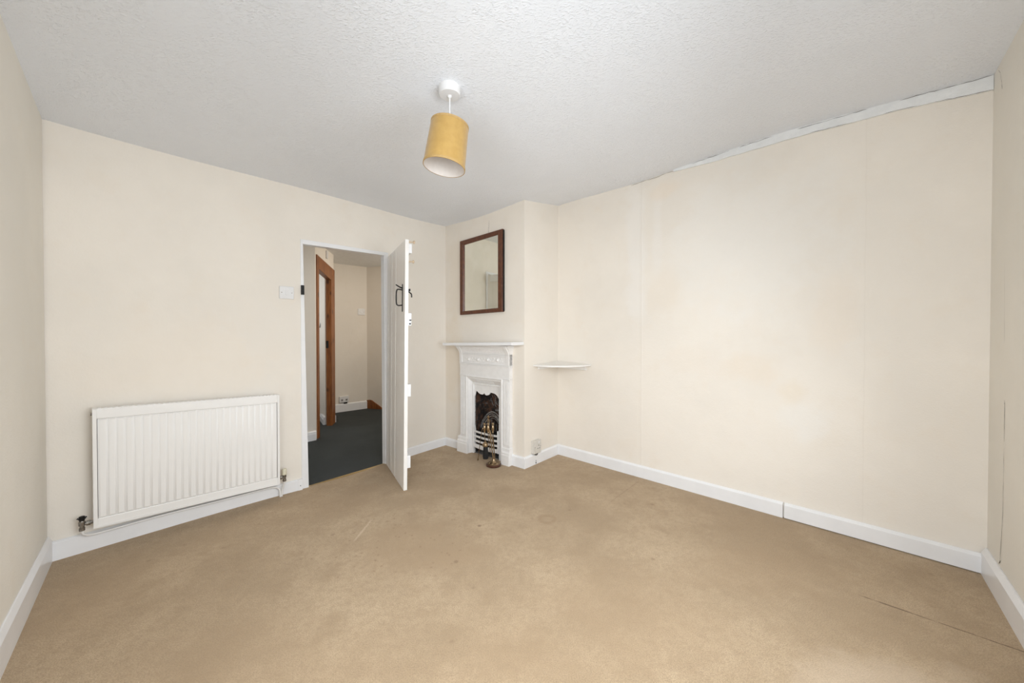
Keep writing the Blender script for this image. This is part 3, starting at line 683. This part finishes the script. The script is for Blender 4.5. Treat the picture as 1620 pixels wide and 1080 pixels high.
# hood with a scalloped lower edge
edge = [(.404, .535), (.412, .552), (.424, .592), (.44, .590), (.457, .577), (.480, .567), (.507, .565), (.522, .572), (.5315, .585), (.542, .570), (.556, .563), (.576, .566), (.596, .575), (.605, .590), (.620, .594), (.645, .592), (.668, .588), (.690, .576), (.705, .560), (.724, .545)]
bm = new(); prism(bm, K, edge + [(.724, .656), (.404, .656)], -.022, -.010); obj('hood', bm, M['iron_white'], fp, bevel=.002)
# firebox
bm = new()
for q in ((.404, .404, -.25, -.02), (.724, .724, -.25, -.02)):
    bm.faces.new([bm.verts.new(K.p(q[0], q[2], -.0)), bm.verts.new(K.p(q[0], q[3], -.0)), bm.verts.new(K.p(q[0], q[3], .66)), bm.verts.new(K.p(q[0], q[2], .66))])
bm.faces.new([bm.verts.new(K.p(.404, -.16, .2)), bm.verts.new(K.p(.724, -.16, .2)), bm.verts.new(K.p(.724, -.11, .66)), bm.verts.new(K.p(.404, -.11, .66))])
bm.faces.new([bm.verts.new(K.p(.404, -.16, .2)), bm.verts.new(K.p(.724, -.16, .2)), bm.verts.new(K.p(.724, -.25, .0)), bm.verts.new(K.p(.404, -.25, .0))])
bm.faces.new([bm.verts.new(K.p(.404, -.25, .66)), bm.verts.new(K.p(.724, -.25, .66)), bm.verts.new(K.p(.724, -.01, .66)), bm.verts.new(K.p(.404, -.01, .66))])
fb = obj('firebox', bm, M['soot'], fp, label='sooty black firebox')
bm = new(); box(bm, K, .404, .724, -.25, -.012, -.02, .004); obj('hearth', bm, M['grate'], fp)
bm = new()
def arch(t, w0, zt, z0, r):
    c_ = .575; pts = [K.p(c_ - w0 + 2 * w0 * i / 16, t, z0 + (zt - z0) * (math.sin(math.pi * i / 16) ** .8)) for i in range(17)]; tube(bm, pts, r, 8)
arch(-.085, .165, .400, .235, .0055); arch(-.080, .150, .382, .225, .0045); arch(-.088, .135, .362, .220, .006); arch(-.09, .115, .34, .215, .003)
for i in range(7): tube(bm, [K.p(.49 + i * .028, -.10, .215), K.p(.49 + i * .028, -.10, .30 + .02 * math.sin(i))], .0035, 6)
obj('arched_canopy', bm, M['grate'], fb, smooth=True, label='grey arched moulding on the fireback')
bm = new()
for k in range(26):
    s = random.uniform(.52, .70); z = random.uniform(.43, .55); q = random.uniform(-.012, .012)
    tube(bm, [K.p(s, -.125, z), K.p(s + q, -.118, z + .016), K.p(s + q * 2, -.122, z + .032)], [.003, .0015], 6, True)
box(bm, K, .58, .71, -.13, -.112, .405, .42)
obj('relief', bm, M['grate'], fb, smooth=True)['kind'] = 'stuff'
# coals bed, dark
bm = new(); box(bm, K, .408, .720, -.15, -.02, .10, .19)
for k in range(22): ball(bm, K.p(random.uniform(.43, .70), random.uniform(-.12, -.03), .19), random.uniform(.014, .024), (1, .9, .7))
obj('fire_bed', bm, M['dark'], fp)
# bars
def bowed(z0, z1, s0=.402, s1=.726, bow=.030, m='iron_white', name='grate_bar'):
    bm = new(); N_ = 12; a = []
    for i in range(N_ + 1):
        s = s0 + (s1 - s0) * i / N_; t = -.008 + bow * math.sin(math.pi * i / N_) ** .55
        a.append([bm.verts.new(K.p(s, t - .010, z0)), bm.verts.new(K.p(s, t, z0)), bm.verts.new(K.p(s, t + .002, (z0 + z1) / 2)), bm.verts.new(K.p(s, t, z1)), bm.verts.new(K.p(s, t - .010, z1))])
    for x_, y_ in zip(a, a[1:]):
        for i in range(5): bm.faces.new((x_[i], y_[i], y_[(i + 1) % 5], x_[(i + 1) % 5]))
    bm.faces.new(a[0]); bm.faces.new(a[-1]); return obj(name, bm, M[m], fp)
bowed(.205, .221); bowed(.160, .177); bowed(.117, .134); bowed(.060, .096, name='grate_apron')
for s_ in (.404, .712):
    bm = new(); prism(bm, K, [(s_, .06), (s_ + .014, .06), (s_ + .014, .225), (s_ + .010, .245), (s_ + .004, .262), (s_, .262)], -.02, .012); obj('grate_cheek', bm, M['iron_white'], fp, bevel=.003)

# ------------------------------------------------------------------ fireside companion set
bc = V((-.158, 3.088, 0))
st = thing('companion_stand', 'brass fireside tool stand on a round dark wooden base before the grate', 'tool stand', bc)
bm = new(); lathe(bm, [(.058, 0), (.063, .004), (.063, .014), (.056, .020)], bc, seg=32); obj('base', bm, M['darkwood'], st, smooth=True)
bm = new(); lathe(bm, [(.054, .018), (.055, .022), (.048, .027), (.030, .030), (.020, .036), (.012, .050), (.009, .058)], bc, seg=28)
for k in range(6):
    an = k * math.pi / 3 + .3; ball(bm, bc + V((math.cos(an) * .036, math.sin(an) * .036, .027)), .011, (1, 1, .6))
obj('base_cover', bm, M['brass'], st, smooth=True, label='embossed brass cover on the wooden base')
bm = new()
c0 = bc + V((0, 0, .045)); topc = V((-.205, 3.12, .405))
tube(bm, [c0, bc + V((-.012, .006, .12)), bc + V((-.026, .015, .22)), bc + V((-.040, .026, .32)), topc], .0058, 10, True)
tube(bm, [c0 + V((.010, .004, 0)), bc + V((.004, .010, .12)), bc + V((-.012, .018, .22)), bc + V((-.034, .028, .30))], .004, 8, True)
lathe(bm, [(.005, -.01), (.010, 0), (.012, .008), (.007, .016), (.003, .022)], topc, seg=14)
obj('column', bm, M['darkbrass'], st, smooth=True)
bm = new(); hb = V((-.203, 3.118, .378))
for q in [(V(e) - hb).normalized() * ((V(e) - hb).length - .024) for e in ((-.236, 3.10, .378), (-.166, 3.105, .378), (-.204, 3.075, .378))]: tube(bm, [hb, hb + q, hb + q * 1.1 + V((0, 0, .008))], .003, 8, True)
obj('hanger_arm', bm, M['brass'], st, smooth=True)
def handle(bm, p, d, L_=.085, r=.0085):
    d = V(d).normalized(); lathe(bm, [(.003, 0), (r * .9, .004), (r * .55, .012), (r, .022), (r * 1.1, L_ * .45), (r, L_ * .62), (r * .55, L_ * .74), (r * 1.05, L_ * .86), (r * .8, L_ * .95), (.002, L_)], p, d, 14)
# brush
hp_ = V((-.236, 3.10, .285))
th = thing('hearth_brush', 'hearth brush with black bristles and brass ferrule hanging from the fireside stand', 'brush', (-.229, 3.115, .06))
bm = new(); tube(bm, [hp_, V((-.233, 3.112, .19))], .003, 8); obj('rod', bm, M['darkbrass'], th, smooth=True)
bm = new(); handle(bm, hp_ - V((0, 0, .005)), (0, 0, 1), .088, .0115); obj('handle', bm, M['brass'], th, smooth=True)
bm = new(); lathe(bm, [(.004, .205), (.010, .196), (.022, .185), (.026, .176), (.024, .160), (.020, .158)], V((-.231, 3.115, 0)), seg=20); obj('ferrule', bm, M['brass'], th, smooth=True)
bm = new(); lathe(bm, [(.019, .160), (.022, .12), (.026, .075), (.022, .052), (.006, .050)], V((-.229, 3.115, 0)), seg=20); obj('bristles', bm, M['bristle'], th, smooth=True)
# poker
th = thing('poker', 'thin poker with a looped top leaning in front of the grate bars', 'poker', (-.303, 3.19, .02))
bm = new(); tube(bm, [V((-.303, 3.19, .020)), V((-.262, 3.118, .295))], .0028, 8); tube(bm, [V((-.262, 3.118, .295)), V((-.255, 3.112, .315)), V((-.252, 3.108, .322)), V((-.254, 3.104, .312))], .0028, 8, True); obj('rod', bm, M['darkbrass'], th, smooth=True)
bm = new(); lathe(bm, [(.0035, -.004), (.006, .004), (.006, .014), (.003, .02)], V((-.304, 3.192, .012)), (.15, -.26, 1), 12); obj('tip', bm, M['darkbrass'], th, smooth=True)
# tongs
th = thing('fire_tongs', 'brass handled fire tongs hanging on the right of the fireside stand', 'tongs', (-.15, 3.12, .06))
p_ = V((-.166, 3.105, .285))
bm = new(); handle(bm, p_ - V((0, 0, .005)), (0, 0, 1), .088, .0115); obj('handle', bm, M['brass'], th, smooth=True)
bm = new(); tube(bm, [p_, V((-.158, 3.118, .17)), V((-.150, 3.125, .065))], .003, 8, True); obj('arm', bm, M['darkbrass'], th, smooth=True)
bm = new(); tube(bm, [p_, V((-.164, 3.128, .17)), V((-.152, 3.138, .065))], .003, 8, True); obj('arm', bm, M['darkbrass'], th, smooth=True)
# shovel
th = thing('hearth_shovel', 'brass handled hearth shovel hanging at the middle of the fireside stand', 'shovel', (-.20, 3.16, .08))
p_ = V((-.204, 3.075, .290))
bm = new(); handle(bm, p_ - V((0, 0, .005)), (0, 0, 1), .090, .0115); obj('handle', bm, M['brass'], th, smooth=True)
bm = new(); tube(bm, [p_, V((-.196, 3.078, .20)), V((-.185, 3.082, .12))], .0032, 8, True); obj('rod', bm, M['darkbrass'], th, smooth=True)

# ------------------------------------------------------------------ mirror over the mantel
mir = thing('wall_mirror', 'rectangular mirror in a dark mahogany frame above the mantel shelf', 'mirror', K.p(.516, 0, 1.32))
O4 = [(.241, 1.316), (.790, 1.328), (.788, 2.052), (.241, 2.028)]; I4 = [(.293, 1.352), (.727, 1.364), (.7265, 2.012), (.2935, 1.988)]
bm = new()
lay = [(O4, .003), (O4, .024), ([(a_ + (c_ - a_) * .12, b_ + (d_ - b_) * .12) for (a_, b_), (c_, d_) in zip(O4, I4)], .028), ([(a_ + (c_ - a_) * .8, b_ + (d_ - b_) * .8) for (a_, b_), (c_, d_) in zip(O4, I4)], .027), (I4, .016), (I4, .008)]
g = [[bm.verts.new(K.p(s, t, z)) for s, z in r] for r, t in lay]
for a, b_ in zip(g, g[1:]):
    for i in range(4): bm.faces.new((a[i], a[(i + 1) % 4], b_[(i + 1) % 4], b_[i]))
obj('frame', bm, M['mahog'], mir)
bm = new(); prism(bm, K, [(.288, 1.347), (.732, 1.36), (.732, 2.016), (.288, 1.992)], .004, .012); obj('mirror_glass', bm, M['mirror'], mir)
bm = new(); prism(bm, K, [(.789, 1.335), (.794, 1.335), (.794, 2.045), (.789, 2.045)], .002, .021); obj('backing_edge', bm, M['black'], mir, label='dark backing edge of the frame')

# ------------------------------------------------------------------ corner shelf
cs = thing('corner_shelf', 'quarter round white shelf fitted in the corner right of the chimney breast', 'shelf', R.p(.1, .1, .80))
A0 = R.p(.0, .0, 0); us = -S.u; ur = R.u
bm = new(); N_ = 20; lo, hi = [], []
ptsx = [(0, 0, .880)] + [(.36 * math.sin(math.pi / 2 * i / N_) , .375 * math.cos(math.pi / 2 * i / N_), .866) for i in range(N_ + 1)]
for a_, b_, z in ptsx:
    q = A0 + ur * a_ + us * b_; hi.append(bm.verts.new((q.x, q.y, z))); lo.append(bm.verts.new((q.x, q.y, z - .014)))
bm.faces.new(hi); bm.faces.new(list(reversed(lo)))
for i in range(len(hi)): bm.faces.new((hi[i], lo[i], lo[(i + 1) % len(hi)], hi[(i + 1) % len(hi)]))
obj('shelf_board', bm, M['doorwhite'], cs, bevel=.002)
bm = new(); box(bm, R, .018, .312, 0, .018, .812, .853); obj('batten', bm, M['doorwhite'], cs, bevel=.002)
bm = new(); box(bm, S, .18, .472, 0, .018, .822, .853); obj('batten', bm, M['doorwhite'], cs, bevel=.002)

# ------------------------------------------------------------------ socket on the chimney side
so = thing('wall_socket', 'surface mounted off-white power socket low on the side of the chimney breast', 'socket', S.p(.14, 0, .09))
bm = new(); box(bm, S, .093, .189, 0, .026, .100, .210); obj('back_box', bm, M['greyplastic'], so, bevel=.003)
bm = new(); box(bm, S, .091, .191, .026, .034, .098, .212); obj('face_plate', bm, M['greyplastic'], so, bevel=.003)
bm = new()
for a_, z_, w_, h__ in ((.155, .165, .006, .010), (.143, .140, .010, .005), (.167, .140, .010, .005)): box(bm, S, a_ - w_ / 2, a_ + w_ / 2, .0335, .0348, z_ - h__ / 2, z_ + h__ / 2)
obj('pin_hole', bm, M['dark'], so)
bm = new(); box(bm, S, .150, .164, .033, .038, .185, .200); obj('rocker', bm, M['plastic'], so, bevel=.001)
for s_ in (.103, .180):
    bm = new(); lathe(bm, [(.0035, 0), (.003, .0015)], S.p(s_, .034, .155), S.n, 10); obj('screw', bm, M['steel'], so)
bm = new(); tube(bm, [S.p(.10, .020, .098), S.p(.115, .028, .090), S.p(.135, .030, .086), S.p(.150, .024, .092), S.p(.155, .02, .100)], .0035, 8, True); tube(bm, [S.p(.115, .02, .098), S.p(.13, .024, .093), S.p(.15, .02, .096)], .003, 8, True)
obj('cable', bm, M['black'], so, smooth=True, label='dark cable looped under the socket')

# ------------------------------------------------------------------ pendant light
px_, py_ = -.2885, 1.68; zc = cz(px_, py_)
pd = thing('pendant_light', 'ceiling pendant with a yellow drum shade on a short white flex', 'ceiling light', (px_, py_, zc))
pc = V((px_, py_, 0))
bm = new(); lathe(bm, [(.049, zc + .006), (.049, zc - .030), (.046, zc - .036), (.020, zc - .038)], pc, seg=36); obj('ceiling_rose', bm, M['plastic'], pd, smooth=True)
bm = new(); lathe(bm, [(.010, zc - .037), (.009, zc - .044), (.005, zc - .048)], pc, seg=16); obj('cord_grip', bm, M['plastic'], pd, smooth=True)
bm = new(); tube(bm, [pc + V((0, 0, zc - .03)), pc + V((0, 0, zc - .23))], .0028, 8); obj('flex', bm, M['cord'], pd, smooth=True)
# tilted shade
ang = math.radians(7.5); ax = V((-math.sin(ang), -.035, -math.cos(ang))).normalized()      # pointing down along the shade
tp = V((px_ + .001, py_, 2.108)); HS = .200; r0, r1 = .0865, .0955
bm = new(); lathe(bm, [(r0, 0), (r0 + (r1 - r0) * .5, HS * .5), (r1, HS)], tp, ax, 64, closed=False); sh = obj('shade', bm, M['shade'], pd, smooth=True)
bm = new(); lathe(bm, [(r0 - .0015, .0), (r1 - .0015, HS)], tp, ax, 64, closed=False); obj('lining', bm, M['lining'], sh, smooth=True)
for h_, r_ in ((0.004, r0), (HS - .004, r1)):
    bm = new(); lathe(bm, [(r_ - .002, h_ - .005), (r_ + .0012, h_ - .005), (r_ + .0012, h_ + .005), (r_ - .002, h_ + .005)], tp, ax, 64, closed=False)
    obj('binding_tape', bm, M['shadeedge'], sh, smooth=True)
xa = ax.cross(V((0, 1, 0))).normalized(); ya = ax.cross(xa)
bm = new(); hub = tp + ax * .028
for k in range(3):
    an = k * 2 * math.pi / 3 + .5; e = tp + (xa * math.cos(an) + ya * math.sin(an)) * (r0 - .001) + ax * .004; tube(bm, [hub + (e - hub) * .2, e], .0014, 6)
ring_ = [hub + (xa * math.cos(2 * math.pi * k / 16) + ya * math.sin(2 * math.pi * k / 16)) * .020 for k in range(17)]; tube(bm, ring_, .0016, 6)
obj('shade_ring', bm, M['cord'], sh, smooth=True)
bm = new(); lathe(bm, [(.006, -.062), (.014, -.05), (.018, -.02), (.018, .012), (.014, .02)], hub, ax, 20); obj('lamp_holder', bm, M['plastic'], pd, smooth=True)
